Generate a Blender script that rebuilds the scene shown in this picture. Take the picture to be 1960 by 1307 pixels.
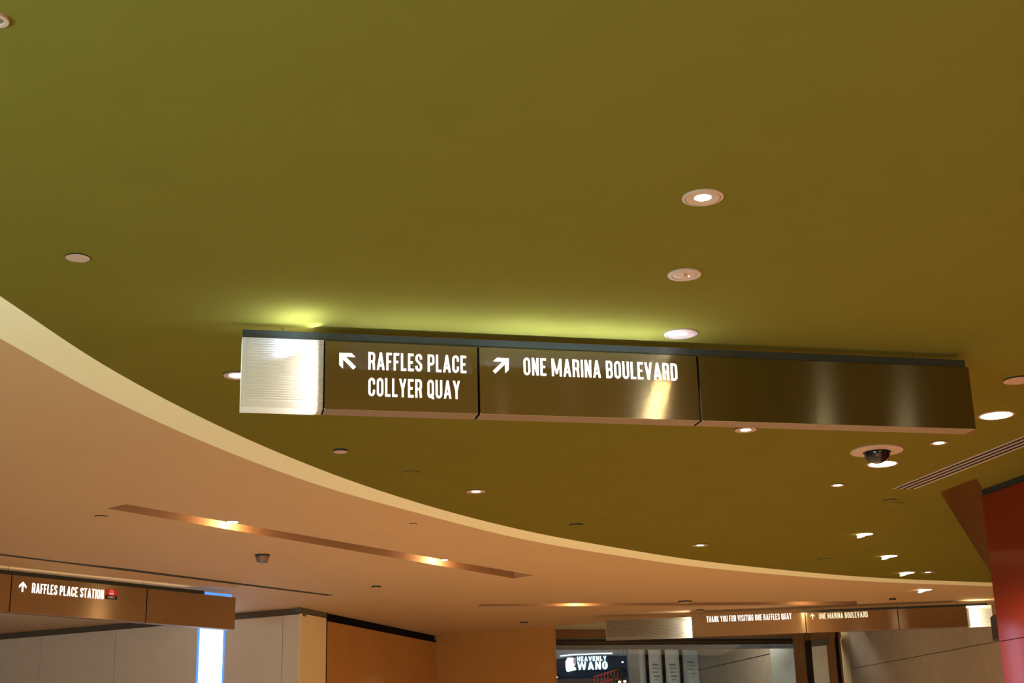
import bpy, math
from mathutils import Vector, Matrix
from mathutils.geometry import tessellate_polygon

scene = bpy.context.scene
for o in list(bpy.data.objects):
    bpy.data.objects.remove(o, do_unlink=True)
COL = scene.collection

# ------------------------------------------------------------------ camera
EYE = Vector((0, 0, 1.6))
FPX = 2722.0                      # 50 mm on a 36 mm sensor, 1960 px wide
_u = Vector((-230., 8850., -FPX)).normalized()          # world up in camera axes (pitch 17 deg, roll 1.5 deg)
_y = (Vector((0, 0, -1)) - (-_u.z) * _u).normalized()
_x = _y.cross(_u)
RM = Matrix((_x, _y, _u))         # camera axes -> world axes
cam_data = bpy.data.cameras.new('camera')
cam = bpy.data.objects.new('camera', cam_data)
COL.objects.link(cam)
cam_data.sensor_width = 36.0
cam_data.lens = 50.0
cam_data.clip_end = 200
cam.matrix_world = Matrix.Translation(EYE) @ RM.to_4x4()
scene.camera = cam

# ------------------------------------------------------------------ world, exposure, added fill lights
w = bpy.data.worlds.new('world'); scene.world = w
w.use_nodes = True
w.node_tree.nodes['Background'].inputs['Color'].default_value = (1, .7, .42, 1)
w.node_tree.nodes['Background'].inputs['Strength'].default_value = 0.02
scene.view_settings.view_transform = 'Standard'
scene.view_settings.look = 'None'
scene.view_settings.exposure = 0.0
scene.view_settings.gamma = 1.0
scene.cycles.use_denoising = True
scene.cycles.max_bounces = 6
scene.cycles.diffuse_bounces = 4
scene.cycles.sample_clamp_indirect = 3.0

WARM = (1.0, .61, .30)
NEUT = (1.0, .93, .80)


def add_light(name, kind, loc, energy, color, size=.1, size_y=None, direction=None, spot=None, blend=.4, parent=None):
    l = bpy.data.lights.new(name, kind)
    l.energy = energy
    l.color = color
    if kind == 'AREA':
        l.shape = 'RECTANGLE' if size_y else 'DISK'
        l.size = size
        if size_y: l.size_y = size_y
    else:
        l.shadow_soft_size = size
    if kind == 'SPOT':
        l.spot_size = math.radians(spot); l.spot_blend = blend
    o = bpy.data.objects.new(name, l); COL.objects.link(o)
    o.location = loc
    if direction is not None:
        o.rotation_euler = Vector(direction).to_track_quat('-Z', 'Y').to_euler()
    if parent: o.parent = parent
    return o


# added unseen area fills that tint the hall (left side cooler, right side warm)
add_light('hall_fill_light', 'AREA', (-5.0, -.8, .7), 640, (.56, 1.0, 1.0), 4.5, 2.5, (.25, .45, 1))
add_light('hall_fill_light', 'AREA', (6.0, -6.5, 1.4), 300, (1.0, .46, .12), 7, 2.2, (-.15, 1, .35))

# ------------------------------------------------------------------ geometry helpers
H1 = 3.80      # green ceiling
H2 = 3.77      # peach ceiling


def ray(px, py):
    return RM @ Vector((px - 980.0, 653.5 - py, -FPX))


def at(px, py, z=H1):
    d = ray(px, py); return EYE + d * ((z - EYE.z) / d.z)


def on(px, py, A, B):
    """point of the vertical plane through plan points A and B seen at px, py"""
    d = ray(px, py)
    n = Vector((-(B[1] - A[1]), B[0] - A[0], 0))
    t = (Vector((A[0], A[1], 0)) - Vector((EYE.x, EYE.y, 0))).dot(n) / d.dot(n)
    return EYE + d * t


def aty(px, py, Y):
    return on(px, py, (0, Y), (1, Y))


class MB:
    def __init__(s): s.v = []; s.f = []; s.m = []; s.sm = []

    def face(s, pts, m=0, smooth=False):
        i = len(s.v); s.v += [tuple(p) for p in pts]
        s.f.append(tuple(range(i, i + len(pts)))); s.m.append(m); s.sm.append(smooth)

    def box(s, x0, x1, y0, y1, z0, z1, m=0, bev=0.0):
        if bev:
            b = bev
            # chamfered box: front profile octagon swept in y with end insets
            def ring(y, i):
                return [(x0 + b + i, y, z0 + i), (x1 - b - i, y, z0 + i), (x1 - i, y, z0 + b + i), (x1 - i, y, z1 - b - i),
                        (x1 - b - i, y, z1 - i), (x0 + b + i, y, z1 - i), (x0 + i, y, z1 - b - i), (x0 + i, y, z0 + b + i)]
            rs = [ring(y0, b * .7), ring(y0 + b * .7, 0), ring(y1 - b * .7, 0), ring(y1, b * .7)]
            i0 = len(s.v)
            for r in rs: s.v += r
            for k in range(3):
                for j in range(8):
                    a = i0 + k * 8 + j; c = i0 + k * 8 + (j + 1) % 8
                    s.f.append((a, c, c + 8, a + 8)); s.m.append(m); s.sm.append(False)
            s.f.append(tuple(i0 + j for j in reversed(range(8)))); s.m.append(m); s.sm.append(False)
            s.f.append(tuple(i0 + 24 + j for j in range(8))); s.m.append(m); s.sm.append(False)
            return
        i = len(s.v)
        s.v += [(x0, y0, z0), (x1, y0, z0), (x1, y1, z0), (x0, y1, z0), (x0, y0, z1), (x1, y0, z1), (x1, y1, z1), (x0, y1, z1)]
        for f in ((0, 3, 2, 1), (4, 5, 6, 7), (0, 1, 5, 4), (1, 2, 6, 5), (2, 3, 7, 6), (3, 0, 4, 7)):
            s.f.append(tuple(i + k for k in f)); s.m.append(m); s.sm.append(False)

    def prism(s, poly, z0, z1, m=0, caps=True):
        n = len(poly)
        for k in range(n):
            a = poly[k]; b = poly[(k + 1) % n]
            s.face([(a[0], a[1], z0), (b[0], b[1], z0), (b[0], b[1], z1), (a[0], a[1], z1)], m)
        if caps:
            s.face([(p[0], p[1], z0) for p in reversed(poly)], m)
            s.face([(p[0], p[1], z1) for p in poly], m)

    def lathe(s, prof, seg=48, m=0, c=(0, 0, 0), closed=False):
        """prof: list of (r, z)"""
        i0 = len(s.v)
        for (r, z) in prof:
            for k in range(seg):
                a = 2 * math.pi * k / seg
                s.v.append((c[0] + r * math.cos(a), c[1] + r * math.sin(a), c[2] + z))
        for j in range(len(prof) - 1):
            for k in range(seg):
                a = i0 + j * seg + k; b = i0 + j * seg + (k + 1) % seg
                s.f.append((a, b, b + seg, a + seg)); s.m.append(m); s.sm.append(False)
        if prof[-1][0] < 1e-3 or closed:
            pass

    def disc(s, r, z, seg=48, m=0, c=(0, 0)):
        s.face([(c[0] + r * math.cos(-2 * math.pi * k / seg), c[1] + r * math.sin(-2 * math.pi * k / seg), z) for k in range(seg)], m)

    def build(s, name, mats, parent=None, loc=(0, 0, 0), rot=None):
        me = bpy.data.meshes.new(name)
        me.from_pydata(s.v, [], s.f)
        if not isinstance(mats, (list, tuple)): mats = [mats]
        for q in mats: me.materials.append(q)
        me.polygons.foreach_set('material_index', s.m)
        uv = me.uv_layers.new(name='uv')
        for p in me.polygons:
            for li in p.loop_indices:
                c = me.vertices[me.loops[li].vertex_index].co
                uv.data[li].uv = (c.x, c.z + c.y * .3)
        me.update()
        o = bpy.data.objects.new(name, me); COL.objects.link(o)
        o.location = loc
        if rot is not None: o.rotation_euler = rot
        if parent: o.parent = parent
        return o


def thing(name, label, cat, loc=(0, 0, 0), rz=0, group=None):
    o = bpy.data.objects.new(name, None); COL.objects.link(o)
    o.empty_display_size = .1
    o.location = loc; o.rotation_euler = (0, 0, rz)
    o['label'] = label; o['category'] = cat
    if group: o['group'] = group
    return o


def tag(o, label, cat, group=None):
    o['label'] = label; o['category'] = cat
    if group: o['group'] = group
    return o


def struct(o, label, cat):
    o['kind'] = 'structure'; o['label'] = label; o['category'] = cat
    return o


def copy_tree(o, parent=None):
    c = o.copy(); COL.objects.link(c)
    if parent: c.parent = parent
    for ch in list(o.children): copy_tree(ch, c)
    return c


# ------------------------------------------------------------------ materials
def mat(name, color, rough=.6, metal=0.0, spec=.5, noise=0.0, nscale=20, coat=0.0, bump=0.0, bscale=200, aniso=0, emit=None, estr=0):
    m = bpy.data.materials.new(name); m.use_nodes = True
    nt = m.node_tree; b = nt.nodes['Principled BSDF']
    b.inputs['Base Color'].default_value = (*color, 1)
    b.inputs['Roughness'].default_value = rough
    b.inputs['Metallic'].default_value = metal
    b.inputs['Specular IOR Level'].default_value = spec
    b.inputs['Coat Weight'].default_value = coat
    if emit:
        b.inputs['Emission Color'].default_value = (*emit, 1)
        b.inputs['Emission Strength'].default_value = estr
    tc = nt.nodes.new('ShaderNodeTexCoord')
    if noise:
        n = nt.nodes.new('ShaderNodeTexNoise'); n.inputs['Scale'].default_value = nscale; n.inputs['Detail'].default_value = 4
        nt.links.new(tc.outputs['Object'], n.inputs['Vector'])
        r = nt.nodes.new('ShaderNodeValToRGB')
        r.color_ramp.elements[0].position = .3; r.color_ramp.elements[1].position = .7
        r.color_ramp.elements[0].color = (*[c * (1 - noise) for c in color], 1)
        r.color_ramp.elements[1].color = (*[min(1, c * (1 + noise)) for c in color], 1)
        nt.links.new(n.outputs['Fac'], r.inputs['Fac'])
        nt.links.new(r.outputs['Color'], b.inputs['Base Color'])
    if bump:
        n2 = nt.nodes.new('ShaderNodeTexNoise'); n2.inputs['Scale'].default_value = bscale
        nt.links.new(tc.outputs['Object'], n2.inputs['Vector'])
        bp = nt.nodes.new('ShaderNodeBump'); bp.inputs['Strength'].default_value = bump; bp.inputs['Distance'].default_value = .002
        nt.links.new(n2.outputs['Fac'], bp.inputs['Height'])
        nt.links.new(bp.outputs['Normal'], b.inputs['Normal'])
    if aniso:
        b.inputs['Anisotropic'].default_value = aniso; b.inputs['Anisotropic Rotation'].default_value = .25
        t = nt.nodes.new('ShaderNodeTangent'); t.direction_type = 'UV_MAP'; t.uv_map = 'uv'
        nt.links.new(t.outputs['Tangent'], b.inputs['Tangent'])
    return m


def emis(name, color, strength):
    m = bpy.data.materials.new(name); m.use_nodes = True
    nt = m.node_tree; nt.nodes.clear()
    e = nt.nodes.new('ShaderNodeEmission'); e.inputs['Color'].default_value = (*color, 1); e.inputs['Strength'].default_value = strength
    o = nt.nodes.new('ShaderNodeOutputMaterial'); nt.links.new(e.outputs[0], o.inputs[0])
    return m


def frosted(name, color, gloss=.06, dif=(.8, .78, .72, 1)):
    m = bpy.data.materials.new(name); m.use_nodes = True
    nt = m.node_tree; nt.nodes.clear()
    t = nt.nodes.new('ShaderNodeBsdfTranslucent'); t.inputs['Color'].default_value = (*color, 1)
    d = nt.nodes.new('ShaderNodeBsdfDiffuse'); d.inputs['Color'].default_value = dif
    mx0 = nt.nodes.new('ShaderNodeMixShader'); mx0.inputs[0].default_value = .25 if dif[0] > .5 else .4
    g = nt.nodes.new('ShaderNodeBsdfGlossy'); g.inputs['Roughness'].default_value = .25
    mx = nt.nodes.new('ShaderNodeMixShader'); mx.inputs[0].default_value = gloss
    o = nt.nodes.new('ShaderNodeOutputMaterial')
    nt.links.new(t.outputs[0], mx0.inputs[1]); nt.links.new(d.outputs[0], mx0.inputs[2])
    nt.links.new(mx0.outputs[0], mx.inputs[1]); nt.links.new(g.outputs[0], mx.inputs[2]); nt.links.new(mx.outputs[0], o.inputs[0])
    return m


def clearglass(name, tint=(.93, .97, .97)):
    m = bpy.data.materials.new(name); m.use_nodes = True
    nt = m.node_tree; nt.nodes.clear()
    t = nt.nodes.new('ShaderNodeBsdfTransparent'); t.inputs['Color'].default_value = (*tint, 1)
    g = nt.nodes.new('ShaderNodeBsdfGlossy'); g.inputs['Roughness'].default_value = .02
    mx = nt.nodes.new('ShaderNodeMixShader')
    fr = nt.nodes.new('ShaderNodeFresnel'); fr.inputs['IOR'].default_value = 1.45
    o = nt.nodes.new('ShaderNodeOutputMaterial')
    nt.links.new(fr.outputs[0], mx.inputs[0])
    nt.links.new(t.outputs[0], mx.inputs[1]); nt.links.new(g.outputs[0], mx.inputs[2]); nt.links.new(mx.outputs[0], o.inputs[0])
    return m


M = dict(
    green=mat('green_paint', (.170, .145, .025), 1.0, spec=.0, noise=.02, nscale=3),
    peach=mat('peach_paint', (.577, .39, .22), .8, spec=.2, noise=.015, nscale=2),
    cream=mat('cream_paint', (.93, .91, .66), .75, spec=.2, noise=.01),
    shaft=mat('warm_brown_shaft_paint', (.55, .36, .19), .8, spec=.2, noise=.03),
    recess=mat('brown_soffit_paint', (.36, .20, .10), .8, spec=.2, noise=.03),
    steel=mat('brushed_steel', (.25, .235, .17), .18, 1.0, aniso=1.0, noise=.05, nscale=60),
    steelreflect=mat('brushed_steel_tan_reflection', (.48, .35, .22), .26, 1.0, aniso=.95, noise=.05, nscale=60),  # lighter tan copy of the steel, brighter reflections put into its colour
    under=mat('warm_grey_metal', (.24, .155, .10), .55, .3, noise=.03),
    darkmetal=mat('dark_anodised_metal', (.045, .055, .05), .45, .6, noise=.1),
    black=mat('black_gap', (.006, .006, .006), .8, spec=.1, noise=.2),
    trim=mat('rose_white_trim', (.50, .35, .29), .45, noise=.02),
    white=mat('white_plastic', (.70, .62, .56), .5, noise=.02),
    bronze=mat('bronze_back_painted_glass', (.52, .25, .07), .06, spec=.7, noise=.04, nscale=2),
    orange=mat('orange_red_gloss_panel', (.17, .018, .006), .09, spec=.3, noise=.05, nscale=3),
    panel=mat('beige_wall_panel', (.78, .68, .60), .5, spec=.3, noise=.02, nscale=5),
    yellowp=mat('honey_wall_panel', (.90, .72, .42), .5, spec=.3, noise=.02, nscale=5),
    stone=mat('beige_stone_cladding', (.50, .40, .30), .5, spec=.3, noise=.08, nscale=4),
    greystone=mat('pale_grey_stone', (.62, .62, .58), .5, noise=.07, nscale=5),
    brown=mat('brown_bronze_cladding', (.26, .13, .055), .3, .3, noise=.05),
    greybrown=mat('grey_shadow_gap_metal', (.16, .15, .13), .45, .5, noise=.05),
    floor=mat('polished_stone_floor', (.58, .50, .42), .35, noise=.12, nscale=3),
    dark=mat('dark_bronze_metal', (.02, .012, .010), .35, .3, noise=.1),
    smoke=mat('smoked_dome_plastic', (.006, .006, .008), .08, spec=.5, noise=.1),
    glow=emis('lamp_glow', (1.0, .86, .66), 9.0),
    glow_big=emis('bright_lamp_glow', (1.0, .88, .62), 200.0),
    glow_beam=emis('narrow_beam_lamp_glow', (1.0, .90, .70), 600.0),
    glow_soft=emis('lamp_glow_soft', (1.0, .84, .62), 5.0),
    text=emis('lit_letters', (1.0, .92, .80), 1.7),
    textmain=emis('bright_lit_letters', (1.0, .96, .88), 2.4),
    textw=emis('lit_letters_warm', (1.0, .84, .50), 1.2),
    logored=mat('badge_red', (.55, .02, .02), .4, emit=(.6, .015, .02), estr=.28, noise=.02),
    logoblack=mat('badge_black', (.01, .01, .01), .4, noise=.05),
    logopale=mat('badge_pale', (.7, .5, .42), .4, emit=(1, .6, .5), estr=.30, noise=.02),
    frost=frosted('ribbed_frosted_acrylic', (.93, .90, .82)),
    frostgrey=frosted('grey_frosted_acrylic', (.60, .56, .48), .05, (.30, .27, .21, 1)),
    blueglow=emis('blue_white_lightbox', (.84, .92, 1.0), 2.2),
    bluedge=emis('blue_lightbox_edge', (.10, .32, 1.0), 1.3),
    navy=mat('navy_wall', (.012, .02, .045), .6, noise=.1),
    shopsign=emis('cyan_white_letters', (.75, .98, 1.0), 2.2),
    pinkpart=mat('dusty_pink_badge', (.5, .30, .36), .5, emit=(.6, .35, .42), estr=.5, noise=.03),
    grey=mat('pale_cove_board', (.62, .66, .68), .6, noise=.03),
    redbar=mat('orange_red_lattice', (.75, .12, .04), .5, noise=.05, emit=(.8, .1, .03), estr=.15),
    leaf=mat('plant_green', (.07, .11, .03), .6, noise=.3, nscale=30),
    rosewall=mat('dusty_rose_wall', (.30, .15, .12), .7, noise=.05),
    poster=mat('poster_white', (.66, .68, .67), .5, noise=.03, nscale=2),
    posterblue=mat('poster_pale_blue', (.42, .50, .56), .5, noise=.02),
    ink=mat('poster_ink', (.22, .22, .22), .6, noise=.05),
    glass=clearglass('door_glass'),
    lens=mat('camera_lens_grey', (.25, .25, .25), .2, noise=.05),
)

# ------------------------------------------------------------------ plan of the two ceilings
TOP = [(0, 566.5), (195, 696), (400, 806), (604, 894.7), (800, 962), (1000, 1014.3), (1200, 1051.5), (1350, 1074.2), (1550, 1095.5), (1704, 1107), (1900, 1115)]
BOT = [(0, 647.4), (195, 755.7), (400, 849.8), (604, 926.3), (800, 981.7), (1000, 1031.6), (1200, 1065.9), (1350, 1086.4), (1550, 1104.7), (1704, 1114.6), (1900, 1122)]
CX, CY, CR = 11.547, 5.256, 13.92


def spline(pts, n=6):
    out = []
    P = [pts[0]] + list(pts) + [pts[-1]]
    P[0] = (2 * pts[0][0] - pts[1][0], 2 * pts[0][1] - pts[1][1]); P[-1] = (2 * pts[-1][0] - pts[-2][0], 2 * pts[-1][1] - pts[-2][1])
    for i in range(1, len(P) - 2):
        for k in range(n):
            t = k / n
            out.append(tuple(.5 * (2 * P[i][d] + (P[i + 1][d] - P[i - 1][d]) * t + (2 * P[i - 1][d] - 5 * P[i][d] + 4 * P[i + 1][d] - P[i + 2][d]) * t * t
                       + (3 * P[i][d] - P[i - 1][d] - 3 * P[i + 1][d] + P[i + 2][d]) * t ** 3) for d in (0, 1)))
    out.append(pts[-1])
    return out


arcT = [at(x, y, H1) for x, y in spline(TOP)]
arcB = [at(x, y, H2) for x, y in spline(BOT)]


def circ(deg, r): return Vector((CX + r * math.cos(math.radians(deg)), CY + r * math.sin(math.radians(deg)), 0))


dT = (arcT[0].xy - Vector((CX, CY))).length; dB = (arcB[0].xy - Vector((CX, CY))).length
a0 = math.degrees(math.atan2(arcT[0].y - CY, arcT[0].x - CX)); b0 = math.degrees(math.atan2(arcB[0].y - CY, arcB[0].x - CX))
preT = []; preB = []
for k in range(14, 0, -1):
    preT.append(circ(a0 + k * 4.2, dT)); preB.append(circ(b0 + k * 4.2, dB))
arcT = preT + arcT; arcB = preB + arcB
eT = arcT[-1]; eB = arcB[-1]
arcT += [Vector((6.7, 18.25, 0)), Vector((7.6, 18.55, 0))]
arcB += [Vector((6.7, eB.y + .33, 0)), Vector((7.6, eB.y + .62, 0))]
for p in arcT: p.z = H1
for p in arcB: p.z = H2


def fill(mb, loops, z, m=0):
    L = [[Vector((p[0], p[1], 0)) for p in lp] for lp in loops]
    flat = [p for lp in L for p in lp]
    for t in tessellate_polygon(L):
        a, b, c = [flat[i] for i in t]
        if (b - a).cross(c - a).z > 0: a, b, c = a, c, b          # face down
        mb.face([(q.x, q.y, z) for q in (a, b, c)], m)


def well(mb, loop, z0, z1, m=0, mtop=0, top=True):
    n = len(loop)
    for k in range(n):
        a = loop[k]; b = loop[(k + 1) % n]
        mb.face([(a[0], a[1], z0), (b[0], b[1], z0), (b[0], b[1], z1), (a[0], a[1], z1)], m)
    if top: mb.face([(p[0], p[1], z1) for p in loop], mtop)


# orange wall block line and the shaft opening beside it
Q0 = at(1877, 937, H1).xy; Q1 = at(1960, 907, H1).xy
qd = (Q1 - Q0).normalized()                       # towards the camera side
qn = Vector((-qd.y, qd.x))                        # to the right, into the block
if qn.x < 0: qn = -qn
HA = at(1799, 941.5, H1).xy; HB = at(1870, 915, H1).xy; HD = at(1898, 1099, H1).xy
hdir = (HD - HA).normalized()
HE = HD + hdir * .5
HC2 = HE + Vector((1.1, -.2))
hole = [HA, HB, Q0 + qn * .02, HC2, HE]

g = MB()
fill(g, [[p.xy for p in arcT] + [Vector((13, 18.6)), Vector((13, -9)), Vector((4.2, -9))], hole], H1)
struct(g.build('ceiling', M['green']), 'smooth green painted upper ceiling', 'ceiling')
g = MB()
well(g, hole, H1, 5.0, 0, 0)
struct(g.build('trim_1', M['shaft']), 'brown shaft in the green ceiling beside the orange wall', 'ceiling shaft')

# peach ceiling with three slots
slot_a = [at(*p, H2).xy for p in ((204, 973), (241, 965), (1022, 1101), (984, 1107))]
slot_c = [at(*p, H2).xy for p in ((914, 1160.5), (921, 1156), (1640, 1150.5), (1640, 1157.5))]
slot_b = [at(*p, H2).xy for p in ((-60, 1055.5), (-60, 1051.5), (110, 1073.5), (240, 1087.8), (640, 1138.8), (628, 1140), (240, 1092.3))]
PE = [Vector((7.6, 20.25)), Vector((1.39, 21.2)), at(1057, 1198, H2).xy]          # far edge of the peach ceiling
pe_out = [p.xy for p in arcB] + PE + [Vector((-1.3, 23.3)), Vector((-12, 23.3)), Vector((-12, -9)), Vector((3.8, -9))]
g = MB()
fill(g, [pe_out, slot_a, slot_b, slot_c], H2)
for i in range(2):
    a, b = PE[i], PE[i + 1]
    g.face([(a.x, a.y, H2), (b.x, b.y, H2), (b.x, b.y, 4.6), (a.x, a.y, 4.6)])
struct(g.build('ceiling', M['peach']), 'peach painted lower ceiling beyond the curved edge', 'ceiling')
g = MB()
for i in range(len(arcT) - 1):
    g.face([arcT[i], arcB[i], arcB[i + 1], arcT[i + 1]], 0, False)
struct(g.build('trim_2', M['cream']), 'cream band sweeping along the curved ceiling edge', 'ceiling trim')
g = MB(); well(g, slot_a, H2, H2 + .16); struct(g.build('trim_3', M['recess']), 'long lamp slot left in the peach ceiling', 'ceiling slot')
g = MB(); well(g, slot_c, H2, H2 + .16); struct(g.build('trim_4', M['recess']), 'long lamp slot in the peach ceiling before the far sign', 'ceiling slot')
g = MB(); well(g, slot_b, H2, H2 + .05); struct(g.build('trim_5', M['greybrown']), 'narrow dark air slot over the left sign', 'ceiling slot')

# floor and far enclosing walls
g = MB(); g.box(-16, 20, -10, 46, -.1, 0); struct(g.build('floor', M['floor']), 'polished stone floor', 'floor')
g = MB(); g.box(-16, 20, -9.2, -9, 0, 5.2); struct(g.build('wall_back', M['stone']), 'stone wall behind the viewer', 'wall')
g = MB(); g.box(-12.2, -12, -9, 24, 0, 5.2); struct(g.build('wall_left', M['panel']), 'beige wall at the far left', 'wall')
g = MB(); g.box(13, 13.2, -9, 46, 0, 5.2); struct(g.build('wall_right', M['stone']), 'stone wall at the far right', 'wall')

# ------------------------------------------------------------------ left wall with its lightbox, returns and bronze wall
W0 = at(0, 1212.7, H2).xy; W1 = at(577, 1162.4, H2).xy; W2 = at(627, 1172.5, H2).xy; W3 = at(835, 1216, H2).xy; W4 = at(1057, 1198, H2).xy
wd = (W1 - W0).normalized()
Wm = W0 - wd * 4.5


def wallrun(mb, A, B, z0, z1, th=.06, m=0):
    d = (B - A).normalized(); n = Vector((-d.y, d.x))
    if n.dot(A) < 0: n = -n                 # away from the camera
    poly = [A, B, B + n * th, A + n * th]
    mb.prism(poly, z0, z1, m)


zt = H2 - .085
jx = [on(x, 1250, W0, W1).xy for x in (77.5, 220, 540)]
lx0 = on(377.5, 1260, W0, W1).xy; lx1 = on(427.5, 1260, W0, W1).xy
g = MB()
gap = wd * .004
stops = [Wm, jx[0], jx[1], lx0]
for a, b in zip(stops[:-1], stops[1:]): wallrun(g, a + gap, b - gap, 0, zt)
wallrun(g, lx1, jx[2] - gap, 0, zt); wallrun(g, jx[2] + gap, W1 - wd * .002, 0, zt, .02)
wn = Vector((-wd.y, wd.x))
if wn.dot(W0) < 0: wn = -wn
wallrun(g, Wm + wn * .05, lx0 + wn * .05, 0, zt - .01, .05, 1)
wallrun(g, lx1 + wn * .05, W1 + wn * .05 - wd * .06, 0, zt - .01, .05, 1)
struct(g.build('wall_left', [M['panel'], M['black']]), 'beige panelled wall behind the left sign', 'wall')
g = MB(); wallrun(g, Wm + wn * .035, W1 + wn * .035, zt - .02, H2 + .02, .08)
r1 = (W2 - W1).normalized()
wallrun(g, W1 - r1 * .03, W2, zt + .02, H2 + .02, .08)
struct(g.build('trim_6', M['greybrown']), 'grey shadow gap along the top of the left wall', 'wall trim')
g = MB(); wallrun(g, W1, W2 - r1 * .03, 0, H2 - .075, .03); struct(g.build('wall_left', M['yellowp']), 'honey coloured return beside the beige wall', 'wall')
g = MB(); wallrun(g, W2 - r1 * .03, W2, 0, H2, .03)
struct(g.build('trim_7', M['black']), 'thin black post between the honey return and bronze wall', 'wall trim')
g = MB(); wallrun(g, W2, W3, 0, H2 - .11, .1); struct(g.build('wall_front', M['bronze']), 'glossy bronze wall left of the inner corner', 'wall')
g = MB(); wallrun(g, W3, W4, 0, H2 + .05, .1); struct(g.build('wall_front', M['bronze']), 'glossy bronze wall right of the inner corner', 'wall')
g = MB(); r2 = (W3 - W2).normalized(); n2 = Vector((-r2.y, r2.x)); n2 = n2 if n2.dot(W2) > 0 else -n2
wallrun(g, W2 + n2 * .03, W3 + n2 * .03, H2 - .13, H2 + .02, .1); struct(g.build('trim_8', M['black']), 'dark shadow gap over the bronze wall', 'wall trim')

# blue-white lightbox, standing proud of the wall and reaching the ceiling
lb = thing('lightbox', 'tall narrow blue-white lightbox in the beige wall under the left sign', 'lightbox', (lx0.x, lx0.y, 0), math.atan2(wd.y, wd.x))
lw = (lx1 - lx0).length
g = MB(); g.box(0.03, lw - .006, -.004, .02, 0, zt); g.build('diffuser', M['blueglow'], lb)
g = MB(); g.box(0, .03, -.012, .03, 0, zt, 0); g.box(lw - .006, lw + .012, -.012, .03, 0, zt, 0); g.build('frame', M['bluedge'], lb)
add_light('lightbox_light', 'AREA', (lw / 2, -.03, 1.9), 26, (.45, .6, 1.0), lw, 3.4, (0, -1, 0), parent=lb)

# ------------------------------------------------------------------ orange wall on the right
ob = Q0 + qd * 11
g = MB()
seam = H2 - .2 - .0
z_or = H1 - .058
zs = on(1945, 1222, Q0, Q1).z
g.prism([Q0, ob, ob + qn * 1.6, Q0 + qn * 1.0], 0, zs - .003)
g.prism([Q0, ob, ob + qn * 1.6, Q0 + qn * 1.0], zs + .003, z_or)
g.prism([Q0 + qn * .01 + qd * .01, ob, ob + qn * 1.6, Q0 + qn * .9 + qd * .01], zs - .01, zs + .01, 1)
struct(g.build('wall_right', [M['orange'], M['black']]), 'glossy orange-red wall at the right edge', 'wall')
g = MB(); g.prism([Q0 + qn * .012, ob + qn * .012, ob + qn * 1.6, Q0 + qn * 1.0], z_or, H1)
struct(g.build('trim_9', M['darkmetal']), 'dark strip on top of the orange-red wall', 'wall trim')

# dark box mounted on the block's far side, just peeking out left of the orange wall
pA = aty(1903.5, 1176, 13.4); pB = aty(1913, 1226, 13.4)
g = MB(); g.box(pA.x, pA.x + .40, 13.3, 13.55, pB.z, pA.z + .004, 0, .02)
tag(g.build('wall_speaker', M['dark']), 'small black box peeking out behind the orange-red wall', 'speaker')
g = MB(); g.box(pA.x + .25, pA.x + .5, 12.0, 13.9, 0, H1 - .6); struct(g.build('wall_right', M['recess']), 'end of the wall block behind the orange panel', 'wall')

# ------------------------------------------------------------------ stroke letters
T0 = .125


def arcpts(cx, cy, rx, ry, a, b, n=6):
    return [(cx + rx * math.cos(math.radians(a + (b - a) * k / n)), cy + ry * math.sin(math.radians(a + (b - a) * k / n))) for k in range(n + 1)]


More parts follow.
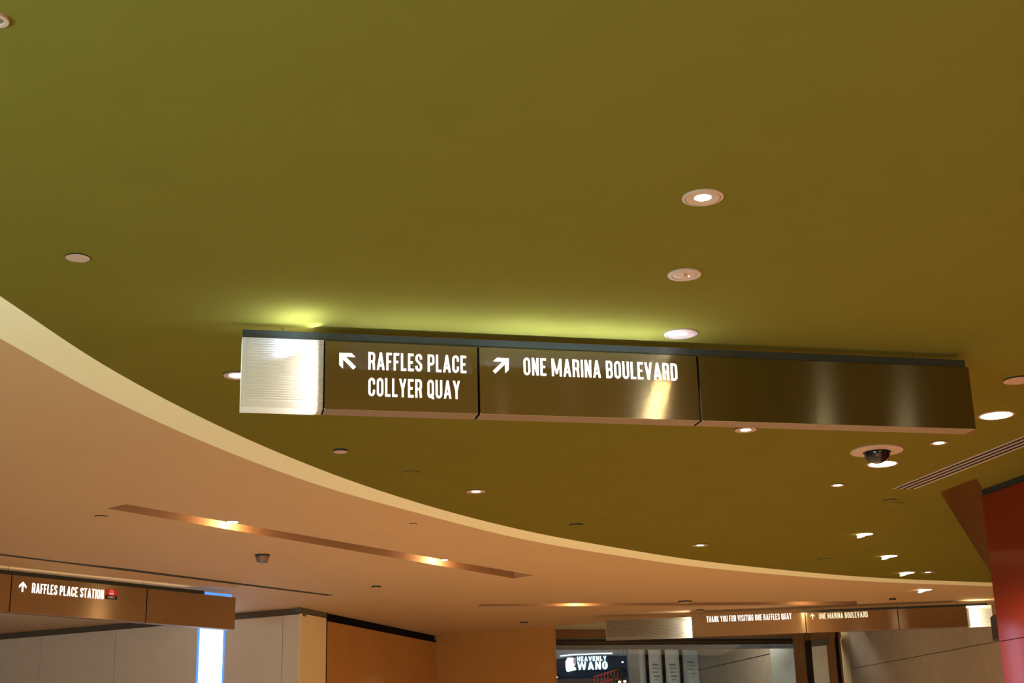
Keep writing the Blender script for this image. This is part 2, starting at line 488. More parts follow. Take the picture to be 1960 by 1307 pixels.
def glyph(ch, t, W):
    T = t / 2; w = W; r = (w - t) / 2; c = w / 2; ry = r * 1.15
    S = []; Pg = []
    bow = lambda x0, x1, y0, y1, rr: [(x0, y1), (x1 - rr, y1)] + arcpts(x1 - rr, y1 - rr, rr, rr, 90, 0, 5)[1:] + arcpts(x1 - rr, y0 + rr, rr, rr, 0, -90, 5) + [(x0, y0)]
    if ch in 'OQ':
        S.append(arcpts(c, 1 - T - ry, r, ry, 0, 180, 10) + arcpts(c, T + ry, r, ry, 180, 360, 10) + [(c + r, 1 - T - ry)])
        if ch == 'Q': Pg.append([(c - .02, .22), (c + .10, .22), (w + .02, -.05), (w - .12, -.05)])
    elif ch == 'C': S.append([(w - T, .66), (w - T, 1 - T - ry)] + arcpts(c, 1 - T - ry, r, ry, 0, 180, 10) + arcpts(c, T + ry, r, ry, 180, 360, 10) + [(w - T, .34)])
    elif ch == 'G': S.append([(w - T, .68), (w - T, 1 - T - ry)] + arcpts(c, 1 - T - ry, r, ry, 0, 180, 10) + arcpts(c, T + ry, r, ry, 180, 360, 10) + [(w - T, .50), (c, .50)])
    elif ch == 'S':
        S.append([(w - T, .70), (w - T, 1 - T - ry)] + arcpts(c, 1 - T - ry, r, ry, 0, 180, 8) + [(T, .70), (T + .02, .64), (w - T - .02, .38), (w - T, .32)]
                 + [(w - T, T + ry)] + arcpts(c, T + ry, r, ry, 0, -180, 8) + [(T, .30)])
    elif ch == 'U': S.append([(T, 1), (T, T + ry)] + arcpts(c, T + ry, r, ry, 180, 360, 10) + [(w - T, 1)])
    elif ch == 'D': S.append([(T, 0), (T, 1)]); S.append(bow(T, w - T, T, 1 - T, r))
    elif ch == 'B': S.append([(T, 0), (T, 1)]); S.append(bow(T, w - T - .01, .5, 1 - T, r * .8)); S.append(bow(T, w - T, T, .5, r * .8))
    elif ch == 'P': S.append([(T, 0), (T, 1)]); S.append(bow(T, w - T, .44, 1 - T, r * .85))
    elif ch == 'R': S.append([(T, 0), (T, 1)]); S.append(bow(T, w - T, .47, 1 - T, r * .85)); Pg.append([(w - t, 0), (w, 0), (w - T * .6, .47), (w - t - T * .8, .47)])
    elif ch == 'E': S += [[(T, 0), (T, 1)], [(T, T), (w, T)], [(T, 1 - T), (w, 1 - T)], [(T, .5), (w - .06, .5)]]
    elif ch == 'F': S += [[(T, 0), (T, 1)], [(T, 1 - T), (w, 1 - T)], [(T, .49), (w - .06, .49)]]
    elif ch == 'L': S += [[(T, 0), (T, 1)], [(T, T), (w, T)]]
    elif ch == 'H': S += [[(T, 0), (T, 1)], [(w - T, 0), (w - T, 1)], [(T, .5), (w - T, .5)]]
    elif ch == 'I': S += [[(T, 0), (T, 1)]]
    elif ch == 'T': S += [[(c, 0), (c, 1)], [(0, 1 - T), (w, 1 - T)]]
    elif ch == 'K':
        S += [[(T, 0), (T, 1)]]
        Pg += [[(t, .34), (t, .56), (w - t, 1), (w, 1)], [(w - t - .02, 0), (w, 0), (T + .17, .66), (T + .08, .5)]]
    elif ch == 'N':
        S += [[(T, 0), (T, 1)], [(w - T, 0), (w - T, 1)]]; Pg.append([(0, 1), (t, 1), (w, 0), (w - t, 0)])
    elif ch == 'M':
        S += [[(T, 0), (T, 1)], [(w - T, 0), (w - T, 1)]]
        Pg += [[(0, 1), (t, 1), (c + T * .7, .12), (c - T * .7, .12)], [(w - t, 1), (w, 1), (c + T * .7, .12), (c - T * .7, .12)]]
    elif ch == 'A':
        Pg += [[(0, 0), (t, 0), (c + T, 1), (c - T, 1)], [(w - t, 0), (w, 0), (c + T, 1), (c - T, 1)]]; S.append([(t, .26), (w - t, .26)])
    elif ch == 'V': Pg += [[(0, 1), (t, 1), (c + T, 0), (c - T, 0)], [(w - t, 1), (w, 1), (c + T, 0), (c - T, 0)]]
    elif ch == 'Y': Pg += [[(0, 1), (t, 1), (c + T, .42), (c - T, .42)], [(w - t, 1), (w, 1), (c + T, .42), (c - T, .42)]]; S.append([(c, 0), (c, .45)])
    elif ch == 'W':
        q = w / 4
        Pg += [[(0, 1), (t, 1), (q + T, 0), (q - T, 0)], [(2 * q - T * .8, 1), (2 * q + T * .8, 1), (q + T, 0), (q - T, 0)],
               [(2 * q - T * .8, 1), (2 * q + T * .8, 1), (3 * q + T, 0), (3 * q - T, 0)], [(w - t, 1), (w, 1), (3 * q + T, 0), (3 * q - T, 0)]]
    return S, Pg


GW = dict(I=.15, M=.60, W=.66, E=.34, F=.33, L=.32, T=.37, A=.46, Y=.43, V=.45)


def ribbon(pts, t):
    n = len(pts); L = []; Rr = []
    closed = (Vector(pts[0]) - Vector(pts[-1])).length < 1e-6
    for i in range(n):
        p = Vector(pts[i])
        a = Vector(pts[i - 1]) if i else (Vector(pts[-2]) if closed else None)
        b = Vector(pts[i + 1]) if i < n - 1 else (Vector(pts[1]) if closed else None)
        d1 = (p - a).normalized() if a is not None and (p - a).length > 1e-9 else None
        d2 = (b - p).normalized() if b is not None and (b - p).length > 1e-9 else None
        if d1 is None: d1 = d2
        if d2 is None: d2 = d1
        n1 = Vector((-d1.y, d1.x)); n2_ = Vector((-d2.y, d2.x)); m = (n1 + n2_)
        m = m.normalized() if m.length > 1e-6 else n1
        k = t / 2 / max(.45, m.dot(n1))
        L.append(p + m * k); Rr.append(p - m * k)
    return [[Rr[i], Rr[i + 1], L[i + 1], L[i]] for i in range(n - 1)]


def text_polys(s, t=T0, wide=1.0, track=.115, space=.24):
    x = 0; out = []; wi = 0
    for ch in s:
        if ch == ' ': x += space * wide; wi += 1; continue
        W = GW.get(ch, .40) * wide
        if ch == 'I': W = t
        S, Pg = glyph(ch, t, W)
        for q in S:
            for quad in ribbon(q, t): out.append((wi, [(x + p[0], p[1]) for p in quad]))
        for q in Pg: out.append((wi, [(x + p[0], p[1]) for p in q]))
        x += W + track * wide
    return out, x - track * wide


def letters(s, x0, x1, z0, z1, y, name, m, parent, depth=.004, **kw):
    polys, tot = text_polys(s, **kw)
    g = MB(); sx = (x1 - x0) / tot; sz = (z1 - z0); cur = 0
    for i, (wi, p) in enumerate(polys):
        if wi != cur: g.build(name, m, parent); g = MB(); cur = wi
        dy = (i % 7) * 4e-5
        q = [(x0 + a * sx, z0 + b * sz) for a, b in p]
        ar = sum(q[k][0] * q[(k + 1) % len(q)][1] - q[(k + 1) % len(q)][0] * q[k][1] for k in range(len(q)))
        if ar < 0: q = q[::-1]
        g.face([(a, y - depth - dy, b) for a, b in q])
        for k in range(len(q)):
            a = q[k]; b = q[(k + 1) % len(q)]
            g.face([(a[0], y - depth - dy, a[1]), (a[0], y, a[1]), (b[0], y, b[1]), (b[0], y - depth - dy, b[1])])
    return g.build(name, m, parent)


def arrow(cx, cz, size, ang, y, m, parent):
    """arrow pointing up, turned by ang degrees anticlockwise"""
    g = MB(); ca, sa = math.cos(math.radians(ang)), math.sin(math.radians(ang))
    h = size / 2; t = size * .165
    polys = [[(-t / 2, -h), (t / 2, -h), (t / 2, h * .75), (-t / 2, h * .75)],
             [(0, h), (0, h - t * 1.45), (-h * .80, .20 * h - t * 1.45), (-h * .80, .20 * h)],
             [(0, h), (h * .80, .20 * h), (h * .80, .20 * h - t * 1.45), (0, h - t * 1.45)]]
    for i, q in enumerate(polys):
        q = [(cx + a * ca - b * sa, cz + a * sa + b * ca) for a, b in q]
        ar = sum(q[k][0] * q[(k + 1) % len(q)][1] - q[(k + 1) % len(q)][0] * q[k][1] for k in range(len(q)))
        if ar < 0: q = q[::-1]
        g.face([(a, y - .004 - i * 4e-5, b) for a, b in q])
        for k in range(len(q)):
            a = q[k]; b = q[(k + 1) % len(q)]
            g.face([(a[0], y - .004, a[1]), (a[0], y, a[1]), (b[0], y, b[1]), (b[0], y - .004, b[1])])
    return g.build('arrow', m, parent)


# ------------------------------------------------------------------ hanging signs
class Sign:
    """front face plane through two pixel points at height zt; local x along the face, y into depth, z up"""
    def __init__(s, pl, pr, zt, zb, depth, label, ceil):
        s.A = at(*pl, zt).xy; s.B = at(*pr, zt).xy
        s.zt, s.zb, s.depth, s.ceil = zt, zb, depth, ceil
        d = (s.B - s.A); s.len = d.length; s.d = d.normalized()
        s.root = thing('hanging_sign', label, 'sign', (s.A.x, s.A.y, zb), math.atan2(d.y, d.x))
        s.h = zt - zb

    def loc(s, px, py):
        p = on(px, py, s.A, s.B); return ((p.xy - s.A).dot(s.d), p.z - s.zb)

    def sx(s, px, py=None):
        return s.loc(px, py)[0]

    def panel(s, x0, x1, name='panel', m='steel'):
        g = MB(); g.box(x0 + .004, x1 - .004, 0, s.depth, 0, s.h, 0, .003)
        for i, f in enumerate(g.f):
            zs_ = [g.v[k][2] for k in f]
            xs_ = [g.v[k][0] for k in f]
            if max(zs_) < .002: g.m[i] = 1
            elif (max(xs_) < x0 + .008 and x0 > .05) or (min(xs_) > x1 - .008 and x1 < s.len - .05): g.m[i] = 2
        return g.build(name, [M[m], M['under'], M['black']], s.root)

    def core(s, x0, x1):
        g = MB(); g.box(x0 + .02, x1 - .02, .012, s.depth - .012, .012, s.h - .004)
        return g.build('core', M['black'], s.root)

    def rail(s, x0, x1, h=.04, inset=.006):
        g = MB(); g.box(x0, x1, inset, inset + .035, s.h, s.h + h)
        return g.build('top_rail', M['darkmetal'], s.root)

    def hangers(s, xs):
        for x in xs:
            g = MB(); g.lathe([(.002, s.h), (.002, s.ceil - s.zb)], 8, 0, (x, s.depth * .6, 0)); g.build('hanger', M['darkmetal'], s.root)

    def frost(s, x0, x1, ribs=26, lamp='right', energy=6, color=(1, .97, .88), m='frost'):
        """open-topped frosted box with a ribbed front and a lamp standing at one end"""
        g = MB(); h = s.h; n = ribs * 6; D = s.depth; amp = .0035
        ys = []; 
        for k in range(n + 1):
            z = .035 + (h - .035) * k / n
            ys.append((z, -amp + amp * math.cos(2 * math.pi * ribs * k / n)))
        for (z, y), (z2, y2) in zip(ys[:-1], ys[1:]):
            g.face([(x0 + .02, y, z), (x1, y, z), (x1, y2, z2), (x0 + .02, y2, z2)], 0, False)
        g.face([(x0, 0, 0), (x1, 0, 0), (x1, 0, .035), (x0, 0, .035)])
        g.face([(x0, 0, .035), (x0 + .02, 0, .035), (x0 + .02, 0, h), (x0, 0, h)])
        g.face([(x0, 0, 0), (x0, 0, h), (x0, D, h), (x0, D, 0)])
        g.face([(x1, 0, 0), (x0, 0, 0), (x0, D, 0), (x1, D, 0)])
        g.face([(x0, D, 0), (x0, D, h), (x1, D, h), (x1, D, 0)])
        if lamp == 'left': g.face([(x1, 0, 0), (x1, D, 0), (x1, D, h), (x1, 0, h)])
        b = g.build('frosted_box', M[m], s.root)
        if lamp == 'right': lx, dr = x1 - .012, (-1, -.05, .0)
        else: lx, dr = x0 + .012, (1, -.05, .0)
        g = MB(); g.lathe([(.0, .03), (.008, .03), (.008, h - .01), (0, h - .01)], 12, 0, (lx + (.004 if lamp == 'right' else -.004), D * .55, 0)); g.build('tube', M['white'], s.root)
        add_light('tube_light', 'AREA', (lx - (.012 if lamp == 'right' else -.012), D * .5, h * .52), energy, color, D * .5, h * .96, dr, parent=s.root)
        return b


FT = 3.72                    # top of the sign faces under the green ceiling
# --- main sign
S1 = Sign((464.5, 645), (1855, 702.5), FT, FT - .395, .12, 'long steel hanging sign under the green ceiling reading RAFFLES PLACE COLLYER QUAY', H1)
zb = (on(700, 787, S1.A, S1.B).z + on(1300, 802.5, S1.A, S1.B).z) / 2
S1.zb = zb; S1.h = FT - zb; S1.root.location.z = zb
j0 = S1.sx(619, 700); j1 = S1.sx(916, 720); j2 = S1.sx(1338, 740)
S1.frost(0, j0, energy=1.3)
S1.panel(j0 + .002, j1); S1.panel(j1, j2); S1.panel(j2, S1.len)
S1.core(j0, S1.len)
S1.rail(0, S1.len - .02, .042)
g = MB(); g.box(j0 - .006, j0, .004, S1.depth - .004, .004, S1.h); g.build('divider', M['under'], S1.root)
S1.hangers([.2, j1, j2, S1.len - .3])
for txt, a, b, c_ in (('RAFFLES PLACE', (705.3, 674), (705.3, 707), (892.4, 713.4)), ('COLLYER QUAY', (705.3, 723), (705.3, 757.7), (880.4, 761.6)),
                      ('ONE MARINA BOULEVARD', (1001.6, 684.4), (1001.6, 717.5), (1296.7, 726.8))):
    x0, z1 = S1.loc(*a); _, z0 = S1.loc(*b); x1, _ = S1.loc(*c_)
    letters(txt, x0, x1, z0, z1, 0, 'lettering', M['textmain'], S1.root, t=.12)
for c_, ang in (((664, 690), 45), ((959.5, 699), -45)):
    cx, cz = S1.loc(*c_); arrow(cx, cz, .108, ang, 0, M['textmain'], S1.root)
# the box lamp also leaks out over the top rail
add_light('tube_light', 'AREA', (j0 - .03, .03, S1.h + .052), .5, (.62, .78, 1.0), .05, .015, (-.75, -.65, .1), parent=S1.root)

# light that the lit letters and the lit box front throw up onto the ceiling before them
for (xa, xb, zf, en, dx) in ((S1.sx(660, 700), S1.sx(910, 715), .52, 3.6, 0), (S1.sx(925, 700), S1.sx(1285, 715), .64, 8.6, 0), (j0 * .40, j0 * .98, .76, 4.2, -.5)):
    add_light('lettering_light', 'AREA', ((xa + xb) / 2, -.075, S1.h * zf), en * .95, (.56, .72, 1.0), xb - xa, .012, (dx, -.28, 1), parent=S1.root)

# --- left sign
FT2 = H2 - .085
S2 = Sign((0, 1097.5), (451.9, 1143.4), FT2, FT2 - .4, .12, 'hanging sign at the lower left reading RAFFLES PLACE STATION', H2)
zb = (on(100, 1177.5, S2.A, S2.B).z + on(400, 1201, S2.A, S2.B).z) / 2
S2.zb = zb; S2.h = FT2 - zb; S2.root.location.z = zb
a_ = S2.sx(21, 1130); b_ = S2.sx(281, 1150)
for q in ((-1.6, a_), (a_, b_), (b_, S2.len)): S2.panel(*q, m='steelreflect')
S2.core(-1.6, S2.len)
S2.rail(-1.6, S2.sx(392, 1137), .04)
g = MB(); g.box(S2.sx(393, 1137), S2.sx(445, 1141), .01, .04, S2.h, S2.h + .03); g.build('blue_rail', M['bluedge'], S2.root)
S2.hangers([-.8, a_, b_])
x0, z1 = S2.loc(62.2, 1115.5); _, z0 = S2.loc(62.2, 1134.4); x1, _ = S2.loc(197.8, 1146.6)
letters('RAFFLES PLACE STATION', x0, x1, z0, z1, 0, 'lettering', M['text'], S2.root)
cx, cz = S2.loc(43.4, 1122.8); arrow(cx, cz, z1 - z0 + .004, 0, 0, M['text'], S2.root)
# station badge: red upper half with a small train mark, black lower half
bx0, bz1 = S2.loc(202.6, 1126.7); bx1, bz0 = S2.loc(223.5, 1150)
bw = bx1 - bx0; bh = bz1 - bz0 - .012; bz0 += .012; zc = bz0 + bh * .38
g = MB(); g.box(bx0, bx1, -.003, 0, zc, bz0 + bh, 0, .002); bd = g.build('badge', M['logored'], S2.root)
g = MB(); g.box(bx0, bx1, -.003, 0, bz0, zc); g.build('badge_base', M['logoblack'], bd)
g = MB()
mx, mz = bx0 + bw / 2, zc + bh * .08
g.box(mx - bw * .18, mx + bw * .18, -.0045, -.0031, mz, mz + bh * .20)
for quad in ribbon(arcpts(mx, mz + bh * .2, bw * .15, bh * .22, 0, 180, 10), bw * .05):
    g.face([(p[0], -.0045, p[1]) for p in quad])
g.build('train_mark', M['logopale'], bd)
letters('MRT', mx - bw * .30, mx + bw * .30, bz0 + bh * .09, bz0 + bh * .29, -.003, 'badge_lettering', M['logopale'], bd, depth=.0015, wide=1.5)
add_light('uplight', 'AREA', (S2.len * .35, .09, S2.h + .02), 1.2, (1, .80, .48), S2.len * .9, .05, (0, .35, .9), parent=S2.root)

# --- far sign
S3 = Sign((1327, 1180.5), (1897, 1158), FT2, FT2 - .35, .12, 'distant hanging sign reading THANK YOU FOR VISITING ONE RAFFLES QUAY', H2)
zb = (on(1400, 1213.5, S3.A, S3.B).z + on(1800, 1203.5, S3.A, S3.B).z) / 2
S3.zb = zb; S3.h = FT2 - zb; S3.root.location.z = zb
c0 = S3.sx(1159, 1200); c1 = 0; c2 = S3.sx(1542, 1190); c3 = S3.sx(1719, 1180); c4 = S3.sx(1852, 1180)
S3.frost(c0, c1, ribs=14, energy=2.4, color=(1, .93, .78), m='frostgrey')
for q in ((c1, c2), (c2, c3), (c3, c4)): S3.panel(*q, m='steelreflect')
S3.core(c1, c4)
S3.frost(c4, S3.len, ribs=20, lamp='left', energy=2.5, color=(1, .90, .66))
S3.rail(c2, S3.len - .05, .03)
S3.hangers([c0 + .3, c1 + .1, c2, c3, c4 - .1])
x0, z1 = S3.loc(1352, 1179.6); _, z0 = S3.loc(1352, 1191); x1, _ = S3.loc(1515.3, 1185.7)
letters('THANK YOU FOR VISITING ONE RAFFLES QUAY', x0, x1, z0, z1, 0, 'lettering', M['text'], S3.root)
x0, z1 = S3.loc(1567, 1173.7); _, z0 = S3.loc(1567, 1184.6); x1, _ = S3.loc(1661.3, 1182.6)
letters('ONE MARINA BOULEVARD', x0, x1, z0, z1, 0, 'lettering', M['textw'], S3.root)
cx, cz = S3.loc(1555, 1179.2); arrow(cx, cz, z1 - z0, 0, 0, M['textw'], S3.root)
add_light('uplight', 'AREA', (S3.len - .2, .06, S3.h - .01), 1.5, (1, .85, .5), .3, .08, (.1, -.4, .9), parent=S3.root)

# ------------------------------------------------------------------ ceiling fittings
def dia(px, py, wpx, z=H1):
    a = at(px - wpx / 2, py, z); b = at(px + wpx / 2, py, z)
    return (b - a).length * .99


def downlight(px, py, wpx, gw, label, z=H1, group='recessed downlights', off=0.0, power=9.0, color=WARM, strong=False, ringed=False, spot=125):
    p = at(px, py, z); R = dia(px, py, wpx, z) / 2; G = dia(px, py, gw, z) / 2
    t = thing('downlight', label, 'downlight', p, 0, group)
    g = MB()
    if ringed:
        g.lathe([(R, 0), (R, -.004), (R * .99, -.006), (R * .86, -.008), (R * .845, -.002)], 64); g.build('trim_ring', M['trim'], t)
        g = MB(); g.lathe([(R * .845, -.002), (R * .83, -.002)], 64); g.build('shadow_ring', M['black'], t)
        g = MB(); g.lathe([(R * .83, -.002), (R * .825, -.007), (R * .80, -.008), (G * 1.06, -.004), (G, -.003)], 64); g.build('faceplate', M['trim'], t)
        g = MB(); g.disc(G, -.0035, 48, 0); g.build('lamp', M['glow'], t)
    else:
        g.lathe([(R, 0), (R, -.003), (R * .985, -.004), (R * .95, -.0045)], 48); g.build('rim', M['darkmetal'], t)
        g = MB(); g.lathe([(R * .95, -.0045), (R * .9, -.006), (G * 1.05, -.004), (G, -.003)], 48); g.build('faceplate', M['trim'], t)
        g = MB(); g.disc(G, -.0035, 40, 0, (off * R, 0)); 
        g.build('lamp', M['glow'], t)
    if power: add_light('downlight_light', 'SPOT', (0, 0, -.05), power * 15, color, .05, direction=(0, 0, -1), spot=spot, blend=.6, parent=t)
    return t


downlight(1345, 377, 80, 33, 'ringed lit downlight high above the main sign, largest of all', ringed=True, power=10)
downlight(1303, 638, 64, 26, 'lit downlight touching the top edge of the main sign', ringed=True, power=10, spot=84)
downlight(455, 718, 58, 34, 'lit downlight half hidden by the left end of the main sign', power=8)
downlight(911, 940, 40, 17.5, 'small lit downlight alone near the middle of the curved band')
downlight(1427, 822, 44, 20, 'lit downlight just under the bottom edge of the main sign')
downlight(1797, 847, 34, 20, 'small lit downlight between the dome camera and the main sign end')
downlight(1603, 928, 28, 17, 'small lit downlight left below the dome camera')
downlight(1340, 1043, 34, 13, 'tiny lit downlight over the curved band in the middle right')
downlight(1776, 1094.6, 26, 9, 'tiny lit downlight beside the last angled spotlight by the band')
# others of the same hall, behind the viewer and out to the sides
for (x, y) in ((-1.0, 2.2), (2.6, 2.6), (2.2, -1.0), (5.2, 1.0)):
    p = Vector((x, y, H1))
    t = thing('downlight', 'lit downlight in the green ceiling behind the viewer', 'downlight', p, 0, 'recessed downlights')
    g = MB(); g.lathe([(.08, 0), (.08, -.004), (.03, -.006)], 40); g.build('faceplate', M['trim'], t)
    g = MB(); g.disc(.03, -.0055, 32); g.build('lamp', M['glow'], t)
    add_light('downlight_light', 'SPOT', (0, 0, -.05), 150, WARM, .05, direction=(0, 0, -1), spot=125, blend=.6, parent=t)


def bright(px, py, wpx, label, z=H1, power=24):
    """wide open reflector downlight"""
    p = at(px, py, z); R = dia(px, py, wpx, z) / 2
    t = thing('wide_downlight', label, 'downlight', p, 0, 'wide bright downlights')
    g = MB(); g.lathe([(R, 0), (R, -.003), (R * .97, -.005), (R * .90, -.005), (R * .86, -.003)], 48); g.build('rim', M['trim'], t)
    g = MB(); g.lathe([(R * .86, -.003), (R * .8, -.006), (R * .5, -.012), (0.001, -.014)], 48); g.build('lens', M['glow'], t)
    add_light('downlight_light', 'SPOT', (0, 0, -.06), power * 14, (1, .70, .38), .06, direction=(0, 0, -1), spot=130, blend=.6, parent=t)


for (x, y, lab) in ((2.72, 3.9, 'wide bright downlight overhead right of the viewer'), (3.87, 4.6, 'wide bright downlight near the orange wall behind the viewer'), (4.68, 4.6, 'wide bright downlight closest to the orange wall')):
    p = Vector((x, y, H1)); R = .09 if x < 3 else .05
    t = thing('wide_downlight', lab, 'downlight', p, 0, 'wide bright downlights')
    g = MB(); g.lathe([(R, 0), (R, -.003), (R * .97, -.005), (R * .90, -.005), (R * .86, -.003)], 48); g.build('rim', M['trim'], t)
    g = MB(); g.lathe([(R * .86, -.003), (R * .8, -.006), (R * .5, -.012), (0.001, -.014)], 48); g.build('lens', M['glow_beam' if x < 3 else 'glow_big'], t)
    add_light('downlight_light', 'SPOT', (0, 0, -.06), 200, (1, .70, .38), .06, direction=(0, 0, -1), spot=120, blend=.6, parent=t)
bright(1907, 794.5, 66, 'wide bright downlight right of the main sign end')
bright(1689, 887.5, 58, 'wide bright downlight partly hidden behind the dome camera')


def angled(px, py, wpx, label, z=H1, power=22):
    """bright spotlight with a tilted lamp head hanging a little out of its ring"""
    p = at(px, py, z); R = dia(px, py, wpx, z) / 2
    t = thing('angled_spotlight', label, 'spotlight', p, 0, 'angled bright spotlights')
    g = MB(); g.lathe([(R * 1.08, 0), (R * 1.08, -.003), (R * .98, -.004)], 40); g.build('rim', M['trim'], t)
    g = MB(); g.lathe([(R * .98, -.003), (R * .5, -.006), (0.001, -.006)], 40); g.build('reflector', M['glow'], t)
    g = MB(); r = R * .62
    g.lathe([(r * .85, .0), (r, -.006), (r * .96, -.013), (r * .6, -.017), (.001, -.018)], 32)
    g.build('lamp_head', M['glow'], t, loc=(-R * .42, -R * .1, -.012), rot=(0, math.radians(-15), 0))
    add_light('spotlight_light', 'SPOT', (-R * .3, -.02, -.09), power * 14, (1, .70, .38), .05, direction=(-.25, 0, -1), spot=120, blend=.6, parent=t)


angled(1655, 1022, 30, 'angled bright spotlight nearest the viewer, below the dome camera')
angled(1702, 1064, 29, 'second angled bright spotlight counting from the dome camera')
angled(1736, 1096, 27, 'angled bright spotlight in the green ceiling nearest the curved band')
angled(1770, 1128.5, 25, 'angled bright spotlight in the peach ceiling over the far sign', H2)


def plate(px, py, wpx, label, z=H1, h=.006, m='trim', name='cover_plate', cat='ceiling cover plate'):
    p = at(px, py, z); R = dia(px, py, wpx, z) / 2
    t = thing(name, label, cat, p, 0, 'round blank cover plates')
    g = MB(); g.lathe([(R * 1.01, 0), (R * 1.01, -h * .9)], 40); g.build('rim', M['darkmetal'], t)
    g = MB(); g.lathe([(R * 1.01, -h * .9), (R * .97, -h), (R * .3, -h), (.001, -h)], 40); g.build('plate', M[m], t)
    return t


plate(149, 492, 46, 'round pink-white cover plate at the left of the green ceiling')
plate(652, 861, 28, 'round cover plate below the left half of the main sign', h=.016)
plate(787, 904, 34, 'faint round cover plate between two small fittings above the band', h=.005, m='green')
plate(1949, 726, 54, 'round cover plate cut by the right edge over the bright downlight', h=.01)
plate(1103, 1003.5, 26, 'small cover plate left above the curved band centre', h=.014, m='green')
plate(1577, 1070, 24, 'small faint cover plate left of the second angled spotlight', h=.006, m='green')
plate(1704, 957, 26, 'small cover plate next to the end of the linear air slot', h=.008, m='green')
plate(194, 988, 26, 'faint cover plate under the left end of the lamp slot', H2, h=.008, m='peach')
plate(720, 1121.5, 18, 'small dark-edged plate between the lamp slot and the bronze wall', H2, h=.022, m='peach')
plate(1311, 1150.5, 26, 'dark-edged plate right before the far lamp slot', H2, h=.02, m='peach')
plate(1340, 1167, 14, 'tiny plate over the words THANK YOU on the far sign', H2, h=.02, m='peach')
plate(1708, 1145, 12, 'tiny plate left below the last angled spotlight', H2, h=.03, m='peach')
plate(1003, 1190.5, 14, 'tiny plate over the bronze wall beside the doorway', H2, h=.02, m='peach')
plate(791, 1002, 16, 'tiny faint plate just under the curved band, left of centre', H2, h=.006, m='peach')

# ringed fitting at the upper left corner
p = at(-9, 35, H1); R = dia(-9, 35, 54) / 2
t = thing('ceiling_speaker', 'round ringed fitting cut off by the upper left corner', 'ceiling fitting', p)
g = MB(); g.lathe([(R, 0), (R, -.008), (R * .97, -.011), (R * .66, -.011), (R * .6, -.004)], 64); g.build('ring', M['trim'], t)
g = MB(); g.lathe([(R * .6, -.004), (R * .5, -.007), (.001, -.008)], 48); g.build('cone', M['under'], t)

# emergency light with ring, clip and LED
for (px, py, wd_, lab, mt) in ((1310, 524.5, 65, 'round clear-faced fitting with a tiny LED between the two ringed downlights', 'trim'),
                               (1709, 964, 38, 'faint ringed fitting right of the small plate near the air slot', 'green')):
    p = at(px, py, H1); R = dia(px, py, wd_) / 2
    t = thing('emergency_light', lab, 'emergency light', p)
    g = MB(); g.lathe([(R, 0), (R, -.005), (R * .97, -.008), (R * .78, -.008), (R * .75, -.004)], 56); g.build('ring', M[mt], t)
    g = MB(); g.lathe([(R * .75, -.004), (R * .72, -.004)], 56); g.build('groove', M['recess'], t)
    g = MB(); g.lathe([(R * .72, -.005), (R * .6, -.007), (.001, -.007)], 48); g.build('faceplate', M[mt], t)
    g = MB(); g.box(-R * .05, R * .10, -R * .35, R * .05, -.012, -.007, 0, .001); g.build('clip', M['recess'], t)
    if mt == 'green': continue
    g = MB(); g.lathe([(R * .26, -.007), (R * .26, -.010), (R * .22, -.010), (R * .22, -.007)], 24, 0, (-R * .32, -R * .15, 0)); g.build('lens_ring', M['white'], t)
    g = MB(); g.lathe([(R * .035, -.007), (R * .03, -.010), (.0005, -.0105)], 16, 0, (R * .27, R * .12, 0)); g.build('led', M['glow_soft'], t)

# smoke detector under the peach ceiling
p = at(502.5, 1061.5, H2); R = dia(502, 1061, 29, H2) / 2
t = thing('smoke_detector', 'conical smoke detector below the lamp slot on the peach ceiling', 'smoke detector', p)
g = MB(); g.lathe([(R, 0), (R, -.012), (R * .92, -.02)], 40); g.build('base', M['darkmetal'], t)
g = MB(); g.lathe([(R * .92, -.02), (R * .86, -.04), (R * .74, -.066), (R * .72, -.070)], 40); g.build('housing', M['under'], t)
g = MB(); g.lathe([(R * .72, -.070), (R * .70, -.078), (R * .5, -.082), (.001, -.083)], 40); g.build('chamber', M['greybrown'], t)

# dome camera
p = at(1678, 861.5, H1); R = dia(1678, 861.5, 97) / 2
t = thing('dome_camera', 'black dome security camera on a round pink-white plate under the sign', 'security camera', p)
g = MB(); g.lathe([(R, 0), (R, -.008), (R * .985, -.012), (R * .5, -.016), (R * .48, -.012)], 72); g.build('base_plate', M['trim'], t)
rd = R * .50
g = MB(); prof = [(rd * math.cos(a * math.pi / 24), -.012 - rd * .92 * math.sin(a * math.pi / 24)) for a in range(0, 13)]; prof[-1] = (.0005, prof[-1][1])
g.lathe(prof, 56); dm = g.build('dome', M['smoke'], t)
for q in dm.data.polygons: q.use_smooth = True
g = MB(); g.lathe([(rd * 1.06, -.010), (rd * 1.06, -.018), (rd * .99, -.020)], 56); g.build('collar', M['black'], t)
g = MB(); g.lathe([(.013, 0), (.013, .004), (.009, .004), (.009, 0)], 20); g.build('lens', M['lens'], t, loc=(-rd * .22, -rd * .90, -.045), rot=(math.radians(80), 0, 0))

